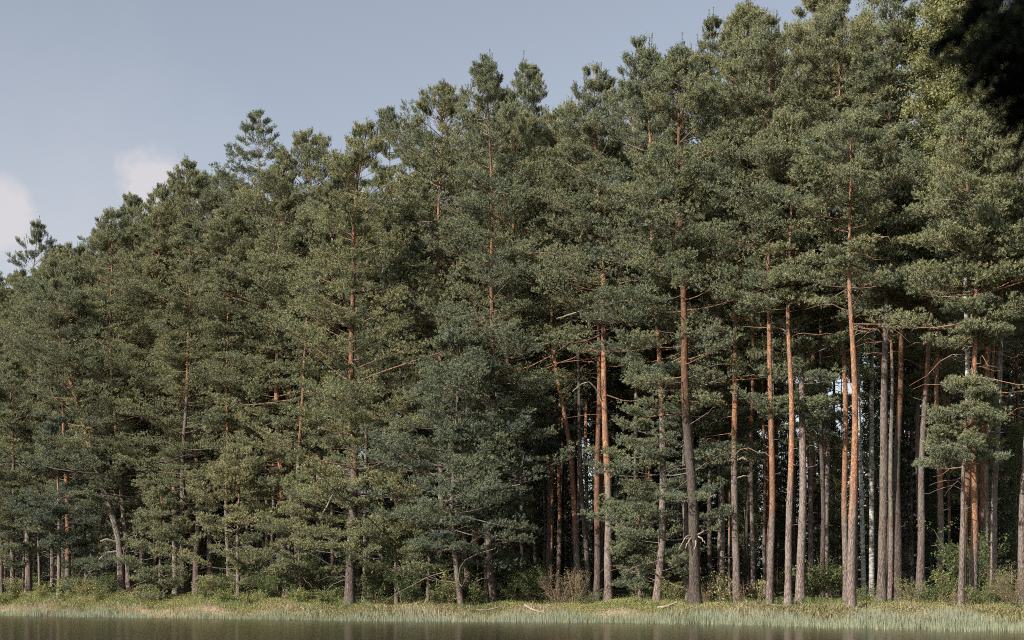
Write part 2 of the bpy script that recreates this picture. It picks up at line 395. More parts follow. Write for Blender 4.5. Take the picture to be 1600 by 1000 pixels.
        PD[..., 2] = q0[:, 2:3]+ld[:, None]*(tt[None]*rise[:, None]-drop[:, None]*tt[None]**2)
        PD[:, 1:] += (wg*ld[:, None, None])[:, 1:]
        v3, q3 = tubes(PD, (.008+.009*ld)[:, None]*(1-.75*tt[None]), 5); q3 = q3+sum(len(a) for a in Vb); Vb.append(v3); Qb.append(q3)
    vb = np.concatenate(Vb)
    bk = np.clip((vb[:, 2]-orange)/5+.5, .2, .62); bk[len(v1):len(v1)+len(v2)] = .15
    make_mesh('branches', vb, np.concatenate(Qb), M['bark'], root, vattr={'bark': bk}, smooth=True)
    # shoots
    nsh = 15
    hi = np.clip((az_s-.62)/.25, 0, 1)
    kc = rng.uniform(.15, .28, m)*(1-.68*hi)
    dirn = unit(rng.normal(size=(m, nsh, 3))*np.array([1, 1, .55])+np.array([0, 0, .42])); rr1 = rng.random((m, nsh))**.5
    off = dirn*(rr1*kc[:, None])[..., None]*np.array([1.3, 1.3, .55])
    back = np.where(rng.random((m, nsh)) < .33, rng.uniform(.15, .8, (m, nsh)), 0)     # some shoots sit back along the twig
    sp = e2[:, None]-(e2-sb)[:, None]*back[..., None]+off
    on = rng.random((m, nsh)) < np.clip(.66+.3*dens, 0, 1)*(1-.30*hi[:, None])
    sax = unit(dirn*.7+d2[:, None]*.35+rng.normal(size=(m, nsh, 3))*.22+np.array([0, 0, 1.])*(.30+1.3*hi[:, None, None])*up)
    sl = rng.uniform(.11, .20, (m, nsh))*(1+.8*hi[:, None])
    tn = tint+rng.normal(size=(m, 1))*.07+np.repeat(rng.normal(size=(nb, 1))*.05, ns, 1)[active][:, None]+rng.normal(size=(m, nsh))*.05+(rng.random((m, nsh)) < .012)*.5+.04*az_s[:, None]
    Vn, Fn, Tn = shoots_to_blades(rng, sp[on], sax[on], sl[on], nbl, .10, .025, tn[on], .66)
    # leader shoots at the very top
    k = 14; P3 = tp[-1]+rng.normal(size=(k, 3))*np.array([.04, .04, .12])-np.array([0, 0, .22]); A3 = unit(rng.normal(size=(k, 3))*.35+np.array([0, 0, 1]))
    Vl, Fl, Tl = shoots_to_blades(rng, P3, A3, rng.uniform(.25, .5, k), 14, .12, .026, np.full(k, tint))
    # upright candle-like leaders round the tip
    kl = (22 if up > 1 else 15) if H > 12 else 7; al = rng.uniform(0, 2*PI, kl); rl = rng.uniform(.12, 1.4, kl)*min(1, R/2.2)*tipk*1.6; zl = -rng.uniform(.1, .5, kl)-rl/tipk*.95; ll = rng.uniform(.5, 1.15, kl)*(1-.15*rl)
    bl = tp[-1]+np.stack([np.cos(al)*rl, np.sin(al)*rl, zl], 1); nn = 11; tl = np.linspace(0, 1, nn)
    PL = (bl[:, None]+np.stack([np.cos(al)*.22*rl, np.sin(al)*.22*rl, 1+0*al], 1)[:, None]*(ll[:, None]*tl)[..., None]).reshape(-1, 3)
    Vk, Fk, Tk = shoots_to_blades(rng, PL, unit(rng.normal(size=(len(PL), 3))*.18+np.array([0, 0, 1.])), np.full(len(PL), .09), 10, .085, .030, np.full(len(PL), tint))
    Fl = np.concatenate([Fl, Fk+len(Vl)]); Vl = np.concatenate([Vl, Vk]); Tl = np.concatenate([Tl, Tk])
    V = np.concatenate([Vn, Vl]); F = np.concatenate([Fn, Fl+len(Vn)])
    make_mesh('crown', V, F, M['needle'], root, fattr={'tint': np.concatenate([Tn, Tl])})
    return tp

def spruce(rng, root, H, R, zc=.6, dens=1.0, tint=.4, blade=(.09, .024), r0=None):
    n = 24; z = np.linspace(0, H, n); tp = np.stack([.03*np.sin(z), .03*np.cos(z*.8), z], 1); tp[0, 2] -= .3
    rad = (r0 or H*.0085)*(1-z/H)+.01; v, q = tubes(tp[None], rad[None], 8)
    make_mesh('trunk', v, q, M['sprucebark'], root, smooth=True)
    nb = int((H-zc)*9*dens); uz = (np.arange(nb)+rng.random(nb))/nb; zb = zc+uz*(H-zc)
    Lb = R*(1-uz)**.85*rng.uniform(.7, 1.1, nb)+.12; az = np.arange(nb)*2.4+rng.normal(size=nb)*.4
    K = 5; t = np.linspace(0, 1, K); el = np.interp(uz, [0, .6, 1], [-.25, .05, .8])
    P = np.empty((nb, K, 3)); hd = np.stack([np.cos(az), np.sin(az)], 1)
    for c in range(2): P[..., c] = Lb[:, None]*t[None]*hd[:, c:c+1]*np.cos(el)[:, None]
    P[..., 2] = zb[:, None]+Lb[:, None]*(np.sin(el)[:, None]*t[None]-.25*t[None]+.28*t[None]**2)
    v1, q1 = tubes(P, (.008+.008*Lb)[:, None]*(1-.8*t[None]), 4)
    ns = 16; ts = .12+.88*(np.arange(ns)[None]+rng.random((nb, ns)))/ns
    f = np.clip(ts*(K-1), 0, K-1.001); i0 = f.astype(int); fr = (f-i0)[..., None]; bi = np.arange(nb)[:, None]
    sb = P[bi, i0]*(1-fr)+P[bi, i0+1]*fr; bd = unit(P[bi, i0+1]-P[bi, i0])
    side = np.stack([-np.sin(az), np.cos(az), 0*az], 1)[:, None]
    sg = np.where(np.arange(ns)[None] % 2 == 0, 1, -1)[..., None]
    d2 = unit(bd*.8+side*sg*.75+rng.normal(size=(nb, ns, 3))*.15+np.array([0, 0, -.12])); l2 = (.34*Lb[:, None]*(1.1-ts)+.10)
    nsh = 4; t2 = (np.arange(nsh)[None, None]+rng.random((nb, ns, nsh)))/nsh
    sp = sb[:, :, None]+d2[:, :, None]*(l2[:, :, None]*t2)[..., None]
    sax = unit(d2[:, :, None]+rng.normal(size=(nb, ns, nsh, 3))*.3+np.array([0, 0, -.15]))
    keep = rng.random((nb, ns, nsh)) < np.clip(.4+l2[..., None]*1.5, 0, 1)
    sp = sp[keep]; sax = sax[keep]; k = len(sp)
    make_mesh('branches', v1, q1, M['sprucebark'], root, smooth=True)
    Vn, Fn, Tn = shoots_to_blades(rng, sp, sax, rng.uniform(.1, .18, k), 8, blade[0], blade[1], tint+rng.normal(size=k)*.14, .6)
    make_mesh('crown', Vn, Fn, M['spruce'], root, fattr={'tint': Tn})

def leaves_at(rng, P, size, tint, per=1):
    n = len(P); P = np.repeat(P, per, 0)+0; n = len(P)
    a = unit(rng.normal(size=(n, 3))); b = unit(np.cross(a, rng.normal(size=(n, 3))))
    s = (size*rng.uniform(.6, 1.3, n))[:, None]
    V = np.stack([P-a*s*.5, P+b*s*.36, P+a*s*.5, P-b*s*.36], 1).reshape(-1, 3)
    F = np.arange(len(V)).reshape(-1, 4)
    return V, F, np.clip(np.repeat(tint, per) if np.ndim(tint) else np.full(n, tint)+rng.normal(size=n)*.12, 0, 1)

def birch(rng, root, path, r0, zc, R, nb=60, leaf=1.0, tint=.5, droop=.5, size=.10):
    H = path[-1][2]; n = 36; tp = smooth_path(path, n); zz = tp[:, 2]; u = zz/H
    rad = r0*(1-u)**.8+.012; tp[0, 2] -= .3; v, q = tubes(tp[None], rad[None], 9)
    make_mesh('trunk', v, q, M['birch'], root, smooth=True)
    uz = (np.arange(nb)+rng.random(nb))/nb; zb = zc+uz*(H-zc)*.97; Lb = R*np.interp(uz, [0, .3, .8, 1], [.7, 1, .55, .2])*rng.uniform(.6, 1.1, nb)
    az = np.arange(nb)*2.4; K = 7; t = np.linspace(0, 1, K)
    p0 = np.stack([np.interp(zb, tp[:, 2], tp[:, c]) for c in range(3)], 1); P = np.empty((nb, K, 3))
    for c, fn in ((0, np.cos), (1, np.sin)): P[..., c] = p0[:, c:c+1]+Lb[:, None]*(t[None]**.8)*fn(az)[:, None]*.75
    P[..., 2] = p0[:, 2:3]+Lb[:, None]*(1.0*t[None]-droop*t[None]**2.5)
    v1, q1 = tubes(P, (.008+.009*Lb)[:, None]*(1-.85*t[None]), 4)
    ns = 16; ts = .2+.8*rng.random((nb, ns)); f = np.clip(ts*(K-1), 0, K-1.001); i0 = f.astype(int); fr = (f-i0)[..., None]; bi = np.arange(nb)[:, None]
    sb = (P[bi, i0]*(1-fr)+P[bi, i0+1]*fr).reshape(-1, 3); m = len(sb)
    d2 = unit(rng.normal(size=(m, 3))*.6+np.array([0, 0, .1])); l2 = rng.uniform(.3, .9, m)
    e2 = sb+d2*l2[:, None]+np.array([0, 0, -.15]); P2 = np.stack([sb, sb+d2*l2[:, None]*.6, e2], 1)
    v2, q2 = tubes(P2, np.stack([np.full(m, .006), np.full(m, .004), np.full(m, .003)], 1), 3)
    make_mesh('branches', np.concatenate([v1, v2]), np.concatenate([q1, q2+len(v1)]), M['birch'], root, smooth=True)
    nl = int(22*leaf); tt = rng.random((m, nl))
    lp = sb[:, None]+(e2-sb)[:, None]*tt[..., None]+rng.normal(size=(m, nl, 3))*.13
    V, F, T = leaves_at(rng, lp.reshape(-1, 3), size, tint)
    make_mesh('crown', V, F, M['birchleaf'], root, fattr={'tint': T})

def shrub(rng, root, h, r, stems, nl, size, tint, mat='leaf', lean=.35, twigs=9):
    az = rng.uniform(0, 2*PI, stems); ln = h*rng.uniform(.6, 1.05, stems); K = 5; t = np.linspace(0, 1, K)
    P = np.empty((stems, K, 3)); sp = r*rng.uniform(.2, 1, stems)
    for c, fn in ((0, np.cos), (1, np.sin)): P[..., c] = fn(az)[:, None]*(.06+sp[:, None]*t[None]**1.2)+rng.normal(size=(stems, K))*.03
    P[..., 2] = ln[:, None]*t[None]*1.0-.08; P[:, 0, 2] = -.12
    v1, q1 = tubes(P, (.004+.008*ln)[:, None]*(1-.75*t[None]), 4)
    m = stems*twigs; si = np.repeat(np.arange(stems), twigs); ts = rng.uniform(.25, 1, m); f = np.clip(ts*(K-1), 0, K-1.001); i0 = f.astype(int); fr = (f-i0)[:, None]
    sb = P[si, i0]*(1-fr)+P[si, i0+1]*fr; d = unit(rng.normal(size=(m, 3))*np.array([1, 1, .6])+np.array([0, 0, .7])); l2 = h*.28*rng.uniform(.5, 1.2, m)
    e = sb+d*l2[:, None]; v2, q2 = tubes(np.stack([sb, e], 1), np.stack([np.full(m, .005), np.full(m, .0025)], 1), 3)
    make_mesh('stems', np.concatenate([v1, v2]), np.concatenate([q1, q2+len(v1)]), M['twig'], root, smooth=True)
    per = max(1, int(nl/m)); lp = (sb[:, None]+(e-sb)[:, None]*rng.uniform(.2, 1.1, (m, per))[..., None]+rng.normal(size=(m, per, 3))*.05*h**.5).reshape(-1, 3)
    lp[:, 2] = np.maximum(lp[:, 2], .03)
    V, F, T = leaves_at(rng, lp, size, tint); make_mesh('leaves', V, F, M[mat], root, fattr={'tint': T})

def local_pt(px, py, Y, base, dy=0.0):
    return ((px-800)/FPX*Y-base[0], dy, EYE+(HOR-py)/FPX*Y-base[2])

#  base px, depth behind waterline, trunk width px, path px (mid..top), crown base row, crown half width px, profile, density, needle tint, orange-from row, label
F = [
 (2, 20, 9, [(0, 700), (-8, 425)], 800, 75, 'normal', .95, .42, 640, 'pine at the left edge of the photo, only half of its crown inside the frame'),
 (26, 26, 8, [(28, 700), (62, 350)], 780, 62, 'spire', .62, .40, 600, 'tall scraggly pine near the left edge with a thin see-through pointed top'),
 (45, 17, 13, [(43, 800), (60, 620), (104, 382)], 830, 82, 'normal', 1.0, .45, 640, 'pine with a pale double-looking lower trunk, third from the left edge'),
 (191, 13, 15, [(185, 840), (88, 535), (92, 440)], 800, 85, 'round', 1.0, .46, 700, 'leaning pine whose pale flared foot stands alone on the left bank'),
 (201, 15, 10, [(198, 850), (172, 590), (172, 328)], 790, 88, 'normal', 1.05, .44, 680, 'pine with a slim pale trunk right beside the flared foot of a leaning pine'),
 (224, 25, 11, [(222, 700), (205, 500), (204, 305)], 800, 70, 'spire', 1.0, .38, 620, 'dark trunked pine on the left with a fine pointed tip above its neighbours'),
 (274, 18, 10, [(272, 780), (268, 720), (248, 500), (246, 290)], 760, 72, 'spire', .95, .46, 760, 'pine with an orange middle trunk and scaly grey foot, left of centre-left'),
 (306, 20, 13, [(310, 780), (304, 640), (299, 520), (294, 430), (290, 250)], 720, 92, 'spire', .95, .5, 660, 'pine with a long orange trunk showing through its crown under the right cloud'),
 (328, 24, 15, [(330, 700), (340, 500), (345, 262)], 800, 85, 'round', 1.05, .4, 620, 'stout brown trunked pine just right of a pine under the right cloud'),
 (339, 30, 5, [(338, 800), (380, 560), (372, 300)], 780, 60, 'round', .9, .52, 620, 'thin stemmed pine squeezed between two stout ones on the left'),
 (424, 22, 7, [(428, 780), (420, 560), (412, 440), (400, 176)], 560, 84, 'normal', .62, .32, 620, 'airy pine whose open top stands clear above the skyline left of centre'),
 (448, 19, 14, [(438, 730), (432, 600), (440, 268)], 820, 88, 'round', 1.1, .5, 820, 'pine with an orange broken-barked trunk and a pale hooked dead branch'),
 (497, 21, 12, [(500, 720), (505, 640), (488, 400), (486, 215)], 790, 86, 'round', 1.1, .38, 640, 'broad dense pine with a rounded bluish top left of the flag shaped top'),
 (545, 9, 19, [(550, 860), (552, 690), (548, 540), (550, 330), (572, 184)], 872, 105, 'normal', .95, .44, 740, 'big pine at the water with a flag shaped top leaning right'),
 (592, 30, 8, [(598, 760), (603, 600), (607, 450), (610, 176)], 700, 62, 'spire', .95, .25, 700, 'slim pine with an orange stripe of trunk and fine upright shoots on top'),
 (650, 27, 10, [(650, 600), (647, 180)], 700, 60, 'spire', 1.0, .32, 600, 'pointed pine between a slim upright one and the high central group'),
 (686, 17, 14, [(690, 760), (686, 450), (685, 320), (694, 142)], 640, 105, 'round', .95, .48, 560, 'pine with a bright orange bare trunk high in the middle of its crown'),
 (722, 8, 11, [(714, 900), (706, 800), (712, 650), (722, 500)], 870, 112, 'normal', 1.05, .14, 560, 'low bluish grey young pine spreading in front of the tall ones, centre'),
 (772, 11, 13, [(763, 880), (764, 760), (770, 565), (769, 390), (762, 98)], 800, 98, 'spire', .92, .30, 620, 'high pine with several upright tips above the middle of the wood'),
 (838, 25, 9, [(830, 700), (828, 480), (820, 106)], 700, 68, 'spire', .9, .30, 560, 'dark trunked pine with a tufted tip at the notch in the skyline'),
 (861, 24, 8, [(862, 725), (858, 500), (852, 176)], 560, 58, 'normal', .85, .42, 900, 'thin orange stemmed pine left of a curving trunk'),
 (905, 16, 12, [(902, 860), (895, 770), (887, 670), (875, 610), (864, 545), (860, 440), (872, 200)], 560, 80, 'round', .85, .44, 820, 'pine with a long curving orange trunk over the dark gap right of centre'),
 (921, 15, 10, [(914, 830), (905, 700), (902, 560), (900, 240)], 500, 55, 'normal', .8, .38, 500, 'pine with a dark straight trunk just right of a curving orange one'),
 (933, 13, 14, [(934, 800), (935, 625), (934, 540), (950, 230)], 520, 66, 'normal', .85, .45, 820, 'pine with a brown trunk close on the left of a forking pair'),
 (951, 12, 16, [(950, 780), (946, 690), (945, 575), (942, 470), (938, 350), (933, 265), (925, 108)], 560, 100, 'spire', .72, .42, 760, 'tall pine with a long sunlit orange trunk and open grey-green crown'),
 (1025, 10, 15, [(1035, 845), (1037, 700), (1030, 615), (1018, 400), (1014, 300), (1004, 76)], 900, 82, 'column', .95, .40, 660, 'pine with a slanting pinkish foot and green foliage almost to the ground'),
 (1073, 12, 11, [(1070, 760), (1074, 500), (1075, 260)], 620, 60, 'normal', .9, .42, 620, 'pine with a thin pale trunk touching the dark thick one beside it'),
 (1087, 8, 22, [(1080, 770), (1068, 560), (1064, 425), (1060, 340), (1057, 86)], 640, 86, 'normal', .9, .40, 640, 'thick dark trunked pine at the water with a spidery white dead branch'),
 (1110, 19, 9, [(1109, 590), (1108, 480), (1107, 330), (1110, 30)], 400, 70, 'spire', .9, .38, 560, 'pine with a black straight trunk against a sliver of sky, sharp high tip'),
 (1125, 17, 13, [(1126, 730), (1125, 550), (1121, 470), (1140, 95)], 380, 55, 'normal', .85, .42, 620, 'pine with a dark orange trunk beside a sliver of sky'),
 (1151, 11, 14, [(1150, 780), (1145, 695), (1146, 645), (1155, 400), (1172, 8)], 640, 82, 'normal', .9, .38, 720, 'pine with short white dead twigs and a tufted top against the sky'),
 (1177, 22, 9, [(1174, 700), (1180, 150)], 600, 50, 'normal', .85, .42, 700, 'thin pine half hidden behind two sunlit trunks right of centre'),
 (1202, 9, 13, [(1206, 800), (1206, 600), (1203, 525), (1198, 400), (1205, 28)], 500, 72, 'normal', .9, .42, 800, 'pine with a slim straight trunk turning orange above its grey foot'),
 (1231, 9, 14, [(1234, 750), (1234, 600), (1230, 500), (1232, 180)], 500, 62, 'normal', .9, .44, 760, 'pine with a reddish trunk left of a thick grey mossy one'),
 (1251, 11, 17, [(1254, 750), (1255, 640), (1262, 240)], 680, 62, 'column', 1.1, .40, 500, 'pine with a thick grey mossy trunk and narrow dense crown'),
 (1285, 17, 9, [(1285, 700), (1278, 300), (1275, -12)], 480, 82, 'normal', .95, .56, 560, 'olive green pine with a dark thin trunk and layered high top'),
 (1322, 14, 12, [(1321, 740), (1318, 550), (1312, 380), (1312, -8)], 500, 80, 'normal', .9, .54, 800, 'pine with an orange trunk tight behind the foremost straight one'),
 (1330, 7, 17, [(1332, 780), (1334, 650), (1332, 530), (1327, 470), (1325, 375), (1324, 190)], 470, 100, 'round', .95, .42, 800, 'foremost pine of the right side, straight sunlit trunk at the water'),
 (1377, 12, 17, [(1378, 750), (1380, 600), (1381, 510), (1388, -50)], 470, 48, 'normal', .85, .46, 420, 'pine with a thick dull grey trunk left of a close dark pair'),
 (1391, 14, 10, [(1391, 740), (1394, 600), (1376, 330)], 500, 70, 'normal', .95, .44, 560, 'slim pine, lighter left one of a close dark pair of trunks'),
 (1401, 13, 17, [(1402, 700), (1404, 600), (1402, 515), (1412, 450), (1425, 290), (1430, 250)], 460, 80, 'round', 1.0, .40, 660, 'dark red trunked pine, heavier right one of a close pair of trunks'),
 (1436, 14, 15, [(1440, 750), (1443, 650), (1445, 575), (1455, 300)], 500, 75, 'normal', .95, .42, 640, 'pine with a red upper trunk leaning slightly right'),
 (1470, 17, 13, [(1468, 750), (1463, 620), (1470, 330)], 560, 65, 'normal', .95, .46, 800, 'pine with a thin red trunk and a small green tuft low on it'),
 (1503, 9, 16, [(1506, 800), (1510, 750), (1516, 610), (1545, 270)], 560, 75, 'round', 1.0, .38, 860, 'pine with a slightly slanting trunk crossing a straight one, far right'),
 (1520, 9, 15, [(1521, 750), (1521, 600), (1522, 550), (1520, 415), (1513, 320), (1500, 180)], 700, 95, 'round', .72, .42, 860, 'pine with a bright orange straight trunk and flat green pads, far right'),
 (1541, 20, 8, [(1540, 700), (1560, 300)], 520, 60, 'normal', 1.0, .44, 700, 'thin brown stemmed pine in the gap before the last two trunks'),
 (1551, 11, 13, [(1556, 750), (1559, 625), (1560, 525), (1580, 120)], 470, 70, 'round', .95, .40, 500, 'pine with a slender grey trunk, second from the right edge'),
 (1595, 11, 14, [(1598, 750), (1604, 560), (1612, 0)], 500, 85, 'normal', 1.0, .40, 640, 'grey trunked pine at the right edge beside a twiggy bush'),
]
BARE = {   # bare or dead branches that stand out, as rows of photo points with their width in px
 448: [([(437, 675), (432, 655), (438, 650), (446, 655), (450, 663)], 3), ([(438, 735), (430, 752), (416, 764)], 3)],
 545: [([(500, 812), (512, 790), (524, 768)], 3.5)],
 951: [([(938, 478), (915, 486), (880, 498), (868, 502)], 4), ([(946, 392), (960, 380), (985, 373), (1008, 378)], 4), ([(936, 290), (910, 275), (885, 262)], 3.5), ([(945, 640), (925, 598), (908, 602), (894, 615)], 3)],
 1087: [([(1084, 836), (1074, 846), (1068, 858)], 3.2), ([(1084, 836), (1086, 850), (1082, 860)], 3.2), ([(1084, 836), (1094, 842), (1099, 850)], 3), ([(1084, 838), (1070, 838), (1058, 860)], 2.6), ([(1084, 838), (1092, 834), (1098, 830)], 2.6)],
 1151: [([(1151, 720), (1158, 716), (1166, 722)], 3), ([(1150, 748), (1160, 744), (1169, 746)], 2.4)],
 1520: [([(1520, 410), (1500, 405), (1480, 404)], 3), ([(1512, 322), (1480, 318), (1455, 322)], 3)],
 191: [([(185, 850), (170, 843), (160, 846)], 6), ([(184, 862), (168, 864), (159, 874)], 5)],
 722: [([(705, 838), (690, 842), (678, 830), (672, 826)], 3.5)],
 306: [([(300, 580), (318, 572), (335, 580)], 3.5), ([(306, 800), (286, 785), (275, 800)], 3)],
}
WIN = {306: [(425, 585)], 686: [(315, 460)], 951: [(262, 350), (375, 400), (430, 480)], 772: [(540, 600), (385, 410)], 592: [(440, 475), (590, 760)], 545: [(530, 560), (862, 950)],
       1087: [(225, 270), (335, 375)], 1330: [(370, 400), (450, 900)], 1520: [(372, 560)], 1202: [(480, 900)], 424: [(440, 580)], 448: [(670, 790)], 274: [(700, 930)], 905: [(540, 900)],
       1401: [(440, 900)], 1151: [(620, 900)], 1110: [(460, 900)], 191: [(835, 950), (520, 545)], 328: [(870, 950)], 861: [(690, 900)], 1025: [(610, 630), (840, 950)], 722: [(800, 825), (890, 950)]}
TRUNK_SHADE = {1087: .55, 1401: .5, 1285: .45, 1110: .5, 921: .5, 224: .4, 306: .3, 545: .35, 722: .3, 772: .3, 838: .5, 1377: .25, 1436: .25, 1503: .3, 328: .25, 933: .3}   # shade on these trunks, painted in as darker bark
hero = []
for k, (px, d, wpx, path, cb, hw, prof, dens, tint, orow, label) in enumerate(F):
    rng = np.random.default_rng(100+k)
    X, Y, Z = world(px, d); base = (X, Y, Z)
    root = empty('pine_tree', base)
    tag(root, label, 'pine tree', 'tall pines along the front of the wood')
    ydir = rng.normal()*.02
    pts = [(0, 0, 0)]
    for (a, b) in path:
        x, _, z = local_pt(a, b, Y, base); pts.append((x, ydir*z, z))
    zr = lambda row: EYE+(HOR-row)/FPX*Y-Z
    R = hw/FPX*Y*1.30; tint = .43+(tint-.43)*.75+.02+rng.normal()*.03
    low = cb > 600
    pine(rng, root, pts, wpx/2/FPX*Y*.80, max(zr(cb), .8), R, prof, dens, tint, zr(orow), dead=rng.integers(6, 16), low_sparse=(cb > 600 and px > 900 and prof != 'column'), up=1.25 if prof == 'spire' else .9,
         stubs=int(rng.integers(8, 18)), windows=[(zr(b), zr(a)) for a, b in WIN.get(px, [])])
    if px in TRUNK_SHADE: [c for c in root.children if c.name.startswith('trunk')][0]['bark_shade'] = TRUNK_SHADE[px]
    for pth, bw in BARE.get(px, []):
        q = np.array([local_pt(a, b, Y, base, ydir*zr(b)+(-.25-.5*i/len(pth))) for i, (a, b) in enumerate(pth)])
        q[0, 1] += .3
        tt = np.linspace(0, len(q)-1, 12); qq = np.stack([np.interp(tt, np.arange(len(q)), q[:, c]) for c in range(3)], 1)
        kk = np.ones(3)/3
        for c in range(3): qq[1:-1, c] = np.convolve(qq[:, c], kk, 'valid')
        qq += rng.normal(size=qq.shape)*.012
        rr = bw/2/FPX*Y*np.linspace(1.05, .45, 12); v, q_ = tubes(qq[None], rr[None], 6)
        bo = make_mesh('bare_branch', v, q_, M['deadwood'], root, smooth=True)
    hero.append((root, zr(path[-1][1]), Y, px, zr(cb)/zr(path[-1][1])))

# birches and other broad crowned trees
BI = [
 (1350, 16, 7, [(1347, 800), (1344, 710), (1340, 560), (1352, 260)], 600, 60, 26, .55, .5, .1, 'slender birch with pale patchy bark beside the foremost right trunk'),
 (1505, 13, 9, [(1508, 800), (1513, 620), (1505, 300), (1494, 120), (1486, -90)], 330, 135, 110, 1.9, .66, .11, 'big yellow green birch rising at the upper right with white twigs'),
 (1203, 13, 7, [(1207, 800), (1207, 600), (1204, 400), (1196, 40)], 260, 62, 46, .16, .95, .09, 'birch with bare whitish twigs showing between pine tops'),
 (1362, 21, 8, [(1362, 500), (1366, -40)], 200, 60, 40, .3, .35, .1, 'thinly leaved birch whose lacy top meets the upper frame edge'),
]
for k, (px, d, wpx, path, cb, hw, nb, lf, tint, size, label) in enumerate(BI):
    rng = np.random.default_rng(700+k); X, Y, Z = world(px, d); root = empty('birch_tree', (X, Y, Z)); tag(root, label, 'birch tree')
    pts = [(0, 0, 0)]+[local_pt(a, b, Y, (X, Y, Z)) for a, b in path]
    birch(rng, root, pts, wpx/2/FPX*Y, EYE+(HOR-cb)/FPX*Y-Z, hw/FPX*Y, nb, lf, tint, .5, size)

# young pines and spruces low at the edge
LOW = [
 ('p', 92, 8.5, 860, 655, 55, .2, 'small bluish young pine standing low near the left end of the bank'),
 ('p', 135, 12, 930, 690, 70, .30, 'short bushy pine with boughs to the shrubs, left of a flared trunk foot'),
 ('p', 250, 11, 930, 760, 60, .52, 'low yellowish pine bough mass right of a flared trunk foot'),
 ('p', 372, 12, 925, 700, 80, .58, 'low spreading young pine with level olive pads left of a big waterside trunk'),
 ('p', 470, 13, 900, 740, 66, .5, 'low young pine with drooping pads just left of the thick waterside trunk'),
 ('p', 620, 10, 900, 745, 70, .56, 'small olive pine with flat sunlit pads left of the bluish pine'),
 ('p', 668, 9, 900, 790, 48, .5, 'knee high spreading young pine at the foot of the bluish pine'),
 ('p', 760, 12, 880, 700, 60, .22, 'grey green young pine on the right flank of the bluish pine'),
 ('p', 855, 17, 730, 600, 62, .12, 'grey half-dead looking pine crown over the dark gap right of centre'),
 ('p', 1000, 12, 940, 760, 58, .36, 'young pine with dense low boughs left of a slanting pinkish foot'),
 ('p', 1128, 15, 760, 560, 52, .40, 'smaller pine crown hanging left of two straight orange trunks'),
 ('p', 1290, 20, 720, 430, 55, .36, 'pine crown filling the space between the mossy trunk and the foremost one'),
 ('p', 1500, 8, 745, 590, 78, .42, 'low pine with flat sunlit pads in front of the far right trunks'),
 ('p', 1440, 26, 640, 420, 70, .42, 'pine crown behind the right trunks, dull green'),
 ('p', 20, 13, 900, 560, 62, .42, 'middle sized pine at the left edge in front of thin pale trunks'),
]
for k, (kind, px, d, cb, top, hw, tint, label) in enumerate(LOW):
    rng = np.random.default_rng(900+k); X, Y, Z = world(px, d); root = empty('young_pine_tree', (X, Y, Z))
    tag(root, label, 'pine tree', 'young pines along the front of the wood'); H = EYE+(HOR-top)/FPX*Y-Z
    zc = max(EYE+(HOR-cb)/FPX*Y-Z, .35)
    pts = [(0, 0, 0), (rng.normal()*.1, 0, H*.5), (rng.normal()*.15, 0, H)]
    pine(rng, root, pts, .045+.008*H, zc, hw/FPX*Y*1.08, 'round' if k % 2 else 'normal', 1.05, tint, H*.6, dead=4, stubs=3, up=.8)
    hero.append((root, H, Y, px, zc/H)) if H > 13 else None

# dark understorey spruces: one kind built three times, then copied
spr = []
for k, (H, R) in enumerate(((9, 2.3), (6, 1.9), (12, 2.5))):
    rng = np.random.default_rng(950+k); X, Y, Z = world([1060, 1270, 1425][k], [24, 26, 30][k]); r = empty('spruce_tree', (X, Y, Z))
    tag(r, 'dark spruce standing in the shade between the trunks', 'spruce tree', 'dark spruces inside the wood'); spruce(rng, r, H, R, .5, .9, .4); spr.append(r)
SKY_X = [-200, 0, 60, 105, 172, 204, 246, 290, 345, 400, 440, 486, 540, 572, 610, 647, 694, 762, 820, 852, 925, 1004, 1057, 1110, 1172, 1205, 1275, 1700]
SKY_Y = [560, 450, 380, 395, 340, 325, 310, 275, 280, 290, 285, 225, 240, 250, 260, 215, 165, 130, 150, 200, 150, 110, 110, 70, 120, 80, 20, 0]
rr = random.Random(5)
placed = []
def free(px, Y, gap):
    for a, b in placed:
        if abs(a-px)/FPX*Y < gap and abs(b-Y) < gap: return False
    return True
def is_gap(px, Y):   # the slivers of sky that show between the trunks
    return (1098 < px < 1136) or (1344 < px < 1374)
full = [h for h in hero if h[1] > 16]
n = 0; tries = 0
while n < 150 and tries < 6000:
    tries += 1
    px = rr.uniform(-170, 1770); d = 14+62*rr.random()**1.4; X, Y, Z = world(px, d)
    if is_gap(px, Y) or not free(px, Y, 2.2): continue
    src, H, Ys_, pxs, lowf = rr.choice(full)
    if px > 840 and ((lowf < .38 and d < 40) or d < 21): continue
    h = rr.uniform(22, 32); top = EYE+(HOR-np.interp(px, SKY_X, SKY_Y)-rr.uniform(2, 60))/FPX*Y-Z
    h = min(h, top); 
    if h < 11: continue
    sc = h/H; wv = max(sc, .8)*rr.uniform(.9, 1.1)
    c = copy_tree(src, (X, Y, Z), rr.uniform(0, 6.28) if abs(pxs-905) > 80 else rr.uniform(-.4, .4), (wv, wv, sc), 'pine inside the wood, behind the front trunks', 'pines inside the wood behind the front row')
    placed.append((px, Y)); n += 1
n = 0; tries = 0
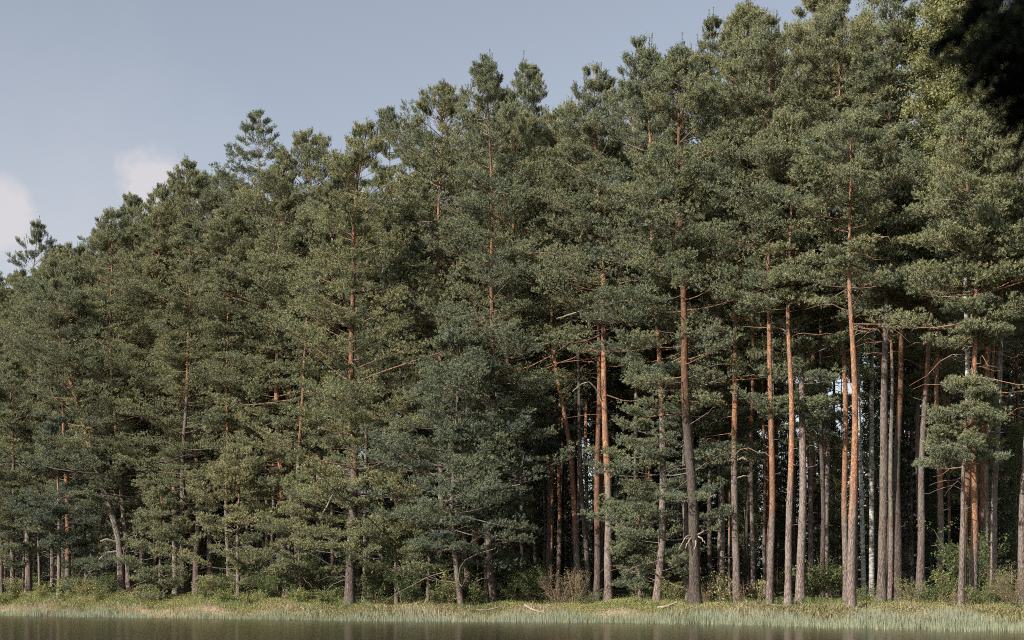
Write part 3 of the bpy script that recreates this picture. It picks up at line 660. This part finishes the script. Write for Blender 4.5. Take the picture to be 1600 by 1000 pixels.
while n < 42 and tries < 4000:     # thin trunks crowding behind the right half
    tries += 1
    px = rr.uniform(850, 1660); d = rr.uniform(20, 52); X, Y, Z = world(px, d)
    if is_gap(px, Y) or not free(px, Y, .9): continue
    src, H, Ys_, pxs, lowf = rr.choice([h for h in full if h[4] > .38])
    wv = rr.uniform(.5, .75); sc = rr.uniform(20, 25)/H
    copy_tree(src, (X, Y, Z), rr.uniform(0, 6.28), (wv, wv, sc), 'pine inside the wood, behind the front trunks', 'pines inside the wood behind the front row'); placed.append((px, Y)); n += 1
n = 0; tries = 0
while n < 34 and tries < 3000:     # crowns that close the skyline just behind the front row
    tries += 1
    px = rr.uniform(-60, 1500); d = rr.uniform(19, 38); X, Y, Z = world(px, d)
    if is_gap(px, Y) or not free(px, Y, 1.1): continue
    src, H, Ys_, pxs, lowf = rr.choice([h for h in full if abs(h[3]-905) > 80 and abs(h[3]-191) > 10 and (px < 840 or h[4] > .38)])
    sc = (EYE+(HOR-np.interp(px, SKY_X, SKY_Y)+rr.uniform(-28, 2))/FPX*Y-Z)/H; wv = .9
    copy_tree(src, (X, Y, Z), rr.uniform(0, 6.28), (wv, wv, sc), 'pine inside the wood, behind the front trunks', 'pines inside the wood behind the front row'); placed.append((px, Y)); n += 1
n = 0; tries = 0
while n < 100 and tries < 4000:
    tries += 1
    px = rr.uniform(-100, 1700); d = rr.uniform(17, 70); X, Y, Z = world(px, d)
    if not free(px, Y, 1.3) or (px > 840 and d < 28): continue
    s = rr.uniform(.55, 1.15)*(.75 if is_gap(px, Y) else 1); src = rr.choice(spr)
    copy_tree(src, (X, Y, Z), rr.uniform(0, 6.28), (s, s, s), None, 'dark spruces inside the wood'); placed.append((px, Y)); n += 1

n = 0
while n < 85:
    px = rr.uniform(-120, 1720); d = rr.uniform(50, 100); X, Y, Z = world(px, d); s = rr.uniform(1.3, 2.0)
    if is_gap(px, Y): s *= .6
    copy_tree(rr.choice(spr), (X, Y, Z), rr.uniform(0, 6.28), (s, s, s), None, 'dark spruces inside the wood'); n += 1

# the wood far behind, where single trees can no longer be told apart
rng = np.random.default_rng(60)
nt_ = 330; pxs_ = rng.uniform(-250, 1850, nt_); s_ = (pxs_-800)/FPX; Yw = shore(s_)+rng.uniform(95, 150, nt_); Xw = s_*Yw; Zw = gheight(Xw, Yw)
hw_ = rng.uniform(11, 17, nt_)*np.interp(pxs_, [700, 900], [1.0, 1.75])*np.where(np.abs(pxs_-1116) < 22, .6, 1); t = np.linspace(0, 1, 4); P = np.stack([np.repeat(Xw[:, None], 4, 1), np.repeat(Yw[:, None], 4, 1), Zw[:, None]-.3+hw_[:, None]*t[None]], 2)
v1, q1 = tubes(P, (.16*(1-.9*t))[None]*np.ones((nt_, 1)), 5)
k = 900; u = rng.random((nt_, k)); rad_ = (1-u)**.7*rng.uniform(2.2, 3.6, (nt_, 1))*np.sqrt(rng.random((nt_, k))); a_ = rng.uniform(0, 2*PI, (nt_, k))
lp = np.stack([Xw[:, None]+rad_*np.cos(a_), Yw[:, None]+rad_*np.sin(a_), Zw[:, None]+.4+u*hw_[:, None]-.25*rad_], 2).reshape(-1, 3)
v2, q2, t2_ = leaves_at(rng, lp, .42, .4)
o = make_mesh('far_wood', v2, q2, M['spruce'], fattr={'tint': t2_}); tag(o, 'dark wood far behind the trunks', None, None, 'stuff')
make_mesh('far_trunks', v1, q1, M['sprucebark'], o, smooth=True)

# leafy saplings inside the wood
sap = []
for k in range(2):
    rng = np.random.default_rng(980+k); px, d = ((820, 30), (1362, 36))[k]; X, Y, Z = world(px, d); r = empty('leafy_tree', (X, Y, Z))
    tag(r, ('fresh green leafy tree glimpsed through the dark pines near the middle', 'fresh green leafy tree in the gap right of the foremost trunk')[k], 'leafy tree')
    H = (13, 14)[k]; birch(rng, r, [(0, 0, 0), (.2, 0, H*.5), (0, 0, H)], .08, 2, 2.4, 46, 1.0, .25, .3, .10); sap.append(r)
for (px, d) in ((790, 40), (700, 44), (610, 42), (1120, 44), (1165, 30), (1240, 42), (1305, 30), (1400, 40), (1455, 44), (1530, 30), (1590, 34), (310, 38), (230, 34), (420, 36), (530, 34), (990, 40)):
    X, Y, Z = world(px, d); s = rr.uniform(.6, .95)
    copy_tree(rr.choice(sap), (X, Y, Z), rr.uniform(0, 6.28), (s, s, s), 'leafy tree deep in the shade of the wood', 'leafy trees in the shade of the wood')

# ------------------------------------------------------------------ shrubs of the bank (individual)
SH = [  # px, d, height m, radius m, stems, leaves, leaf size, tint, label
 (22, 9, 1.5, .9, 16, 2600, .07, .62, 'yellow green leafy bush at the left end of the bank before thin trunks'),
 (8, 7, .9, .8, 14, 1600, .06, .5, 'low dark green bush in the left corner of the bank'),
 (60, 9, 1.0, .9, 14, 1800, .06, .6, 'low olive bush before a pale double trunk on the left'),
 (97, 8, 1.5, .35, 8, 700, .09, .66, 'upright leafy sapling with big pale leaves on the left bank'),
 (128, 9, 1.3, .8, 18, 1300, .06, .78, 'brownish twiggy bush on the left bank right of an upright sapling'),
 (150, 8, 1.4, .7, 12, 1200, .07, .6, 'thin green bush left of the flared pine foot'),
 (170, 11, 1.6, .8, 12, 1500, .08, .35, 'dark green bush tucked behind the flared pine foot'),
 (208, 9, .9, .25, 5, 260, .09, .98, 'small rusty leaved sprig right of the flared pine foot'),
 (235, 9, 1.0, .8, 14, 1500, .06, .6, 'low bush on the left bank below thin dark trunks'),
 (318, 9, 1.5, .7, 12, 1700, .07, .66, 'pale green leafy bush before a stout brown trunk'),
 (350, 9, .9, 1.0, 16, 1900, .06, .62, 'round low bush right of a pale green one on the left bank'),
 (392, 8, .8, 1.0, 16, 1700, .06, .66, 'flat yellowish bush on the left bank before the dark hollow'),
 (470, 9, .9, 1.2, 18, 2200, .06, .55, 'wide dull bush left of the thick waterside trunk'),
 (508, 8, .9, 1.0, 16, 1900, .06, .48, 'dark low bush touching the thick waterside trunk'),
 (585, 10, 2.2, 1.2, 16, 3200, .08, .25, 'tall dark green bush right of the thick waterside trunk'),
 (640, 9, 2.0, 1.3, 16, 3200, .08, .28, 'dark leafy bush under the flat pads of a small olive pine'),
 (685, 8, 1.2, .9, 14, 1500, .07, .42, 'green bush in shade at the foot of the bluish pine'),
 (705, 8, 1.9, .5, 8, 500, .07, .62, 'bush of thin pale stems beside a dark leaning trunk'),
 (745, 9, 1.3, .8, 12, 1500, .07, .42, 'mid green bush between two leaning dark trunks'),
 (806, 10, 1.1, 1.0, 14, 1100, .07, .3, 'dark bush at the left end of the shaded hollow'),
 (872, 9, 2.2, 1.3, 26, 520, .06, .85, 'large bare reddish brown twiggy bush before the dark hollow'),
 (898, 9, 2.0, 1.0, 20, 500, .06, .72, 'bare twiggy bush right of a larger reddish one, pale tips'),
 (915, 8, 1.0, .9, 14, 1200, .06, .5, 'green bush at the feet of the brown paired trunks'),
 (985, 11, .9, .4, 6, 300, .06, .62, 'small thin sapling behind the bright green mound'),
 (1050, 9, 1.3, .8, 18, 1100, .06, .68, 'olive twiggy bush right of a slanting pinkish foot'),
 (1100, 11, 1.4, .6, 16, 320, .06, .85, 'brown leafless bush right of the thick dark trunk'),
 (1130, 10, 1.9, .5, 10, 520, .12, .74, 'tall bush with large pale sunlit leaves right of the thick dark trunk'),
 (1158, 8, 1.5, .5, 12, 160, .06, .8, 'thin grey brown stems before a pine with white dead twigs'),
 (1186, 13, 1.3, .5, 8, 400, .10, .70, 'small bush with bright leaves in the shade between trunks'),
 (1268, 13, 1.2, .6, 12, 900, .07, .4, 'dull green bush right of the thick mossy trunk'),
 (1350, 10, 1.0, .8, 16, 1100, .06, .5, 'mixed bush at the foot of the slender birch'),
 (1425, 10, 1.5, .9, 18, 800, .06, .72, 'reddish twiggy bush at the foot of the dark pair of trunks'),
 (1452, 8, 1.1, .9, 16, 1500, .07, .5, 'green bush leaning over dry grass on the right bank'),
 (1482, 9, 1.9, .7, 12, 1500, .08, .66, 'bright green upright bush between the right trunks'),
 (1496, 8, 1.0, .7, 16, 500, .05, .8, 'low grey twiggy bush in front of the far right trunks'),
 (1530, 8, 1.1, .8, 14, 1500, .07, .55, 'green bush at the feet of the far right orange trunks'),
 (1562, 9, 1.5, .8, 14, 1600, .07, .52, 'leafy bush left of the large twiggy one at the right edge'),
 (1582, 7.5, 2.0, 1.1, 28, 900, .05, .74, 'large grey twiggy bush at the right edge'),
]
shrubs = []
for k, (px, d, h, r, st, nl, sz, tint, label) in enumerate(SH):
    rng = np.random.default_rng(1200+k); X, Y, Z = world(px, d); root = empty('shrub', (X, Y, Z), 0)
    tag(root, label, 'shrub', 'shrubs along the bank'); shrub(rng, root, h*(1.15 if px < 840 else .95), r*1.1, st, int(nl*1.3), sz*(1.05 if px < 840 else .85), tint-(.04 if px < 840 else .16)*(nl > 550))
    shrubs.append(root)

for k in range(90):
    px = rr.uniform(-100, 1700); d = rr.uniform(11.5, 26); X, Y, Z = world(px, d)
    if px > 860 and rr.random() < .7: continue
    q = rr.uniform(.8, 1.5)
    copy_tree(shrubs[rr.choice([6, 14, 15, 16, 18, 19, 29, 14, 15])], (X, Y, Z), rr.uniform(0, 6.28), (q, q, q), 'bush in the shade behind the bank, among the trunks', 'bushes in the shade behind the bank')

# ------------------------------------------------------------------ ground cover, grass, reeds
def band(rng, n, px0, px1, d0, d1):
    px = rng.uniform(px0, px1, n); s = (px-800)/FPX; Y = shore(s)+rng.uniform(d0, d1, n); X = s*Y
    return px, X, Y, gheight(X, Y)
rng = np.random.default_rng(77)
px, X, Y, Z = band(rng, 90000, -250, 1850, 4.2, 15)
s = X/Y; dd = Y-shore(s)
patch = .5+.5*np.sin(X*.45+1.3)*np.cos(Y*.5+X*.2)+.25*np.sin(X*1.7+Y)
green = np.interp(px, [0, 500, 560, 880, 900, 1060, 1090, 1130, 1400, 1600], [.95, .8, .45, .45, 1, 1, .6, .45, .55, .55])
keep = rng.random(len(px)) < np.clip(green*(.5+.5*patch)*np.interp(dd, [4.2, 5.6, 7.5, 15], [.1, .45, 1, .6]), 0, 1)
keep &= ~((px > 1135) & (px < 1330) & (dd < 7.6))
extra = (px > 880) & (px < 1075) & (dd > 5) & (dd < 9)
keep |= extra
X, Y, Z, px, dd, patch = X[keep], Y[keep], Z[keep], px[keep], dd[keep], patch[keep]
k = 6; hh = np.interp(px, [0, 560, 900, 1000, 1060, 1600], [.42, .30, .22, .30, .25, .3])*(.6+.5*patch)
P = np.stack([X, Y, Z], 1)[:, None]+rng.normal(size=(len(X), k, 3))*np.array([.09, .09, 0]); P[..., 2] += rng.random((len(X), k))*hh[:, None]
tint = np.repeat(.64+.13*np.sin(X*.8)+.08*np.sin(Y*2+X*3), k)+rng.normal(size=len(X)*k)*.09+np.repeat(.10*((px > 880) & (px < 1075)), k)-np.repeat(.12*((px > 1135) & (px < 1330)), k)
V, Fq, _ = leaves_at(rng, P.reshape(-1, 3), .055, 0.5)
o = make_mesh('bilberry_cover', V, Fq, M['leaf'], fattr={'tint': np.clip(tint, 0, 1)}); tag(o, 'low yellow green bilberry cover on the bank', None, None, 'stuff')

def blades(rng, X, Y, Z, h, wd, lean, tint, segs=2):
    n = len(X); az = rng.uniform(0, 2*PI, n); a2 = rng.uniform(0, 2*PI, n)
    side = np.stack([np.cos(a2), np.sin(a2), 0*a2], 1)*(wd*.5)[:, None]
    ld = np.stack([np.cos(az), np.sin(az), 0*az], 1)*(lean*h)[:, None]
    p0 = np.stack([X, Y, Z], 1); up = np.array([0, 0, 1.])*h[:, None]
    p1 = p0+up*.55+ld*.3; p2 = p0+up*np.sqrt(np.clip(1-lean**2, .05, 1))[:, None]+ld
    V = np.stack([p0-side, p0+side, p1+side*.8, p1-side*.8, p2], 1).reshape(-1, 3); b = np.arange(n)*5
    Q = np.stack([b, b+1, b+2, b+3], 1); T = np.stack([b+3, b+2, b+4], 1)
    return V, [Q, T], np.concatenate([tint, tint])
# dry tan grass behind the reeds
px, X, Y, Z = band(rng, 120000, -250, 1850, 3.0, 9.5); dd = Y-shore(X/Y)
pt = .5+.5*np.sin(X*.37+2)+.3*np.sin(X*1.1+Y*.8)
dens = np.interp(px, [0, 60, 160, 380, 430, 680, 720, 800, 1120, 1170, 1600], [.12, .4, .5, .22, .9, 1, .35, .35, .4, .9, .7])*(.45+.6*pt)*np.interp(dd, [3, 4, 6.2, 9.5], [.5, 1, .95, .05])
keep = (rng.random(len(px)) < dens) & (Z > -.05)
X, Y, Z, dd = X[keep], Y[keep], Z[keep], dd[keep]; n = len(X)
V, Fs, T = blades(rng, X, Y, Z, rng.uniform(.12, .50, n)*(.65+.35*np.sin(X*2.1)*np.sin(Y*1.7+X)), rng.uniform(.018, .045, n), np.clip(rng.normal(.75, .22, n), 0, .97), np.clip(.55+.22*np.sin(X*.9)+rng.normal(size=n)*.16, 0, 1))
o = make_mesh('dry_grass', V, Fs, M['dry'], fattr={'tint': T}); tag(o, 'matted dry tan grass between reeds and bank', None, None, 'stuff')
# green grass among it
px, X, Y, Z = band(rng, 22000, -250, 1850, 3.4, 12); n = len(X)
V, Fs, T = blades(rng, X, Y, Z, rng.uniform(.12, .42, n), rng.uniform(.010, .02, n), np.clip(rng.normal(.4, .2, n), 0, .9), np.clip(rng.normal(.55, .15, n), 0, 1))
o = make_mesh('green_grass', V, Fs, M['leaf'], fattr={'tint': T}); tag(o, 'thin green grass on the bank', None, None, 'stuff')
# reeds standing in the shallow water
px, X, Y, Z = band(rng, 90000, -300, 1900, .2, 4.2); dd = Y-shore(X/Y)
pt = .5+.28*np.sin(X*1.3+2*np.sin(Y*.8))+.25*np.sin(X*.43+Y*1.9)+.2*np.sin(X*4.1+Y*3); dd = dd+.5*np.sin(X*.7)+.35*np.sin(X*1.9+1)+.25*np.sin(X*5)
keep = rng.random(len(px)) < np.clip(pt, .08, 1)*np.interp(dd, [.1, .9, 1.8, 4, 4.6], [.05, .4, 1, .9, .4]); X, Y, Z, px, dd = X[keep], Y[keep], Z[keep], px[keep], dd[keep]; n = len(X)
hgt = np.interp(px, [0, 500, 700, 1100, 1600], [.36, .22, .30, .38, .30])*rng.uniform(.55, 1.25, n)*np.interp(dd, [-.6, 1, 4], [.55, 1, 1])
zb = np.maximum(np.minimum(Z, .0), -.12)
zb = np.where(Z > 0, Z, zb)
tn = np.clip(.62+.14*np.sin(X*.6+Y*.4)+np.interp(px, [0, 1600], [-.06, .12])+rng.normal(size=n)*.14-np.interp(dd, [0, 2.5], [.22, 0]), 0, 1)
V, Fs, T = blades(rng, X, Y, zb, hgt+.1, rng.uniform(.010, .020, n), np.clip(np.abs(rng.normal(0, .10, n)), 0, .5), tn)
o = make_mesh('reeds', V, Fs, M['reed'], fattr={'tint': T}); tag(o, 'pale green reeds standing in the shallow water along the shore', None, None, 'stuff')

# sparse outer reeds, more of them towards the right
px, X, Y, Z = band(rng, 9000, 350, 1900, -3.2, 1.6)
keep = rng.random(len(px)) < np.interp(px, [350, 1000, 1300, 1900], [.03, .25, .8, 1])*np.clip(.45+.6*np.sin(X*1.1+np.sin(Y*1.7)*2), .02, 1)
X, Y, px = X[keep], Y[keep], px[keep]; n = len(X)
V, Fs, T = blades(rng, X, Y, np.full(n, -.1), rng.uniform(.22, .48, n), rng.uniform(.008, .016, n), np.clip(np.abs(rng.normal(0, .14, n)), 0, .5), np.clip(rng.normal(.6, .14, n), 0, 1))
o = make_mesh('outer_reeds', V, Fs, M['reed'], fattr={'tint': T}); tag(o, 'sparse reeds standing farther out in the water', None, None, 'stuff')

# ------------------------------------------------------------------ logs and driftwood
def log(pts, r, label, name='fallen_log', mat='deadwood', seed=1, stubs=3):
    rng = np.random.default_rng(seed)
    w3 = []
    for px, d, dz in pts:
        x, y, z = world(px, d); w3.append((x, y, z+dz))
    w3 = np.array(w3); c = w3[0].copy(); q = w3-c
    tt = np.linspace(0, len(q)-1, 16); qq = np.stack([np.interp(tt, np.arange(len(q)), q[:, k]) for k in range(3)], 1)
    v, f = tubes(qq[None], (r*np.linspace(1, .5, 16)*(1+rng.normal(size=16)*.06))[None], 10, rng.normal(size=(1, 16, 10))*.05)
    root = empty(name, tuple(c)); tag(root, label, 'log' if 'log' in name else 'driftwood')
    make_mesh('stem', v, f, M[mat], root, smooth=True)
    for s in range(stubs):
        i = int(rng.integers(3, 13)); p0 = qq[i]; d = unit(rng.normal(size=3)*np.array([1, 1, .4])+np.array([0, 0, .7])); ln = rng.uniform(.25, .6)
        P = np.array([p0, p0+d*ln*.5, p0+d*ln+np.array([0, 0, .04])]); v, f = tubes(P[None], np.array([[r*.4, r*.28, r*.1]]), 5); make_mesh('branch_stub', v, f, M[mat], root, smooth=True)
log([(1192, 7.4, .16), (1230, 7.2, .18), (1262, 7.0, .14), (1292, 6.6, .08)], .09, 'long bleached log lying on the dry bank left of the foremost right trunk', seed=1, stubs=1)
log([(820, 5.4, .22), (833, 4.9, .12), (852, 4.6, .08)], .065, 'pale bent driftwood lying at the water below the dark hollow', 'driftwood', seed=2, stubs=1)
log([(858, 5.6, .24), (848, 4.8, .10), (836, 4.5, .06)], .045, 'shorter pale driftwood crossing a bent piece at the water', 'driftwood', seed=3, stubs=1)
log([(1028, 5.6, .16), (1042, 5.5, .22), (1058, 5.8, .3)], .07, 'tan log end beside the bright green mound', seed=4, stubs=0)
log([(745, 5.8, .18), (760, 6, .25), (785, 6.4, .3)], .06, 'rusty brown fallen branch at the foot of the leaning dark trunk', 'fallen_log', 'bark', seed=5, stubs=4)

# ------------------------------------------------------------------ near shore: tree overhanging the camera at the upper right
rng = np.random.default_rng(44)
NX, NY = 3.1, 4.3
root = empty('overhanging_spruce', (3.3, .2, float(gheight(3.3, .2)))); tag(root, 'black out of focus spruce boughs hanging into the upper right corner', 'spruce tree')
zt = root.location.z
n = 20; z = np.linspace(0, 17, n); tp = np.stack([0*z, 0*z, z], 1); v, q = tubes(tp[None], (.2*(1-z/17.5))[None], 12); make_mesh('trunk', v, q, M['sprucebark'], root, smooth=True)
# boughs that reach into the frame: from the trunk out over the water
def near_pt(px, py, Y): return np.array([(px-800)/FPX*Y, Y, EYE+(HOR-py)/FPX*Y])-np.array(root.location)
SP, SA, TW = [], [], []
for (px, py, Yt, thick, cnt, back) in ((1522, 6, 4.1, 26, 420, 1.0), (1555, -10, 4.3, 30, 420, 1.0), (1482, 62, 4.2, 15, 260, 1.1), (1508, 88, 4.0, 26, 460, 1.0), (1530, 118, 4.1, 30, 560, 1.0), (1552, 70, 4.3, 30, 460, 1),
                                (1562, 150, 4.2, 30, 520, .8), (1580, 185, 4.2, 26, 420, .7), (1592, 225, 4.3, 20, 170, .6), (1588, 262, 4.4, 14, 60, .6), (1575, 118, 4.4, 34, 520, .8), (1590, 20, 4.2, 30, 420, .8)):
    tip = near_pt(px, py, Yt); st = tip+np.array([.62*back, -.55, .30]); trk = np.array([0, 0, tip[2]+1.3])
    K = 9; t = np.linspace(0, 1, K)[:, None]; P = (1-t)**2*trk+2*(1-t)*t*(st+np.array([0, 0, .25]))+t**2*tip
    TW.append(P)
    i = rng.uniform(.42, 1, cnt); f = i*(K-1); i0 = np.clip(f.astype(int), 0, K-2); fr = (f-i0)[:, None]
    c = P[i0]*(1-fr)+P[i0+1]*fr; w_ = thick*.68/FPX*Yt*(1.2-i*.9)
    SP.append(c+rng.normal(size=(cnt, 3))*w_[:, None]*np.array([.55, .8, .55])); SA.append(unit((P[i0+1]-P[i0])*6+rng.normal(size=(cnt, 3))*.8+np.array([0, 0, -.25])))
SP = np.concatenate(SP); SA = np.concatenate(SA)
v, q = tubes(np.array(TW), np.linspace(.022, .003, 9)[None]*np.ones((len(TW), 1)), 5); make_mesh('branches', v, q, M['sprucebark'], root, smooth=True)
V1, F1, T1 = shoots_to_blades(rng, SP, SA, rng.uniform(.04, .09, len(SP)), 34, .022, .0055, np.full(len(SP), .05), .8)
# upper crown, above the frame
k = 5200; zc = rng.uniform(6.5, 17, k); az = rng.uniform(0, 2*PI, k); rr_ = 3.0*(1-(zc-6.5)/11.5)*np.sqrt(rng.random(k)); P = np.stack([np.cos(az)*rr_, np.sin(az)*rr_, zc-.3*rr_], 1)
A = unit(np.stack([np.cos(az), np.sin(az), -.3+0*az], 1)+rng.normal(size=(k, 3))*.3); V2, F2, T2 = shoots_to_blades(rng, P, A, rng.uniform(.15, .3, k), 14, .10, .03, np.full(k, .2), .7)
M['shadedspruce'] = leaf_mat('shaded_spruce_needles', [(0, (.012, .018, .012)), (1, (.03, .04, .02))], .05, .8, .1)  # darker copy of the spruce needles, the boughs' shade put into the colour
make_mesh('crown', np.concatenate([V1, V2]), np.concatenate([F1, F2+len(V1)]), M['shadedspruce'], root, fattr={'tint': np.concatenate([T1, T2])})
# unseen spruces added behind the camera to keep the overhanging boughs in shade
for k, (x, y, s) in enumerate(((-5.0, -2.8, 1.6), (-6.5, -5.0, 1.6), (-10, -8.5, 1.9), (-1.5, -5.5, 1.5), (-13.5, -4.5, 1.7), (3.5, -5, 1.6), (-5, -10, 2.0), (8, -3, 1.5))):
    copy_tree(spr[2 if k % 2 == 0 else 0], (x, y, float(gheight(x, y))), k*1.1, (s, s, s*(1 if k % 2 == 0 else 1.3)), 'unseen spruce added behind the camera for shade', 'unseen spruces added for shade')
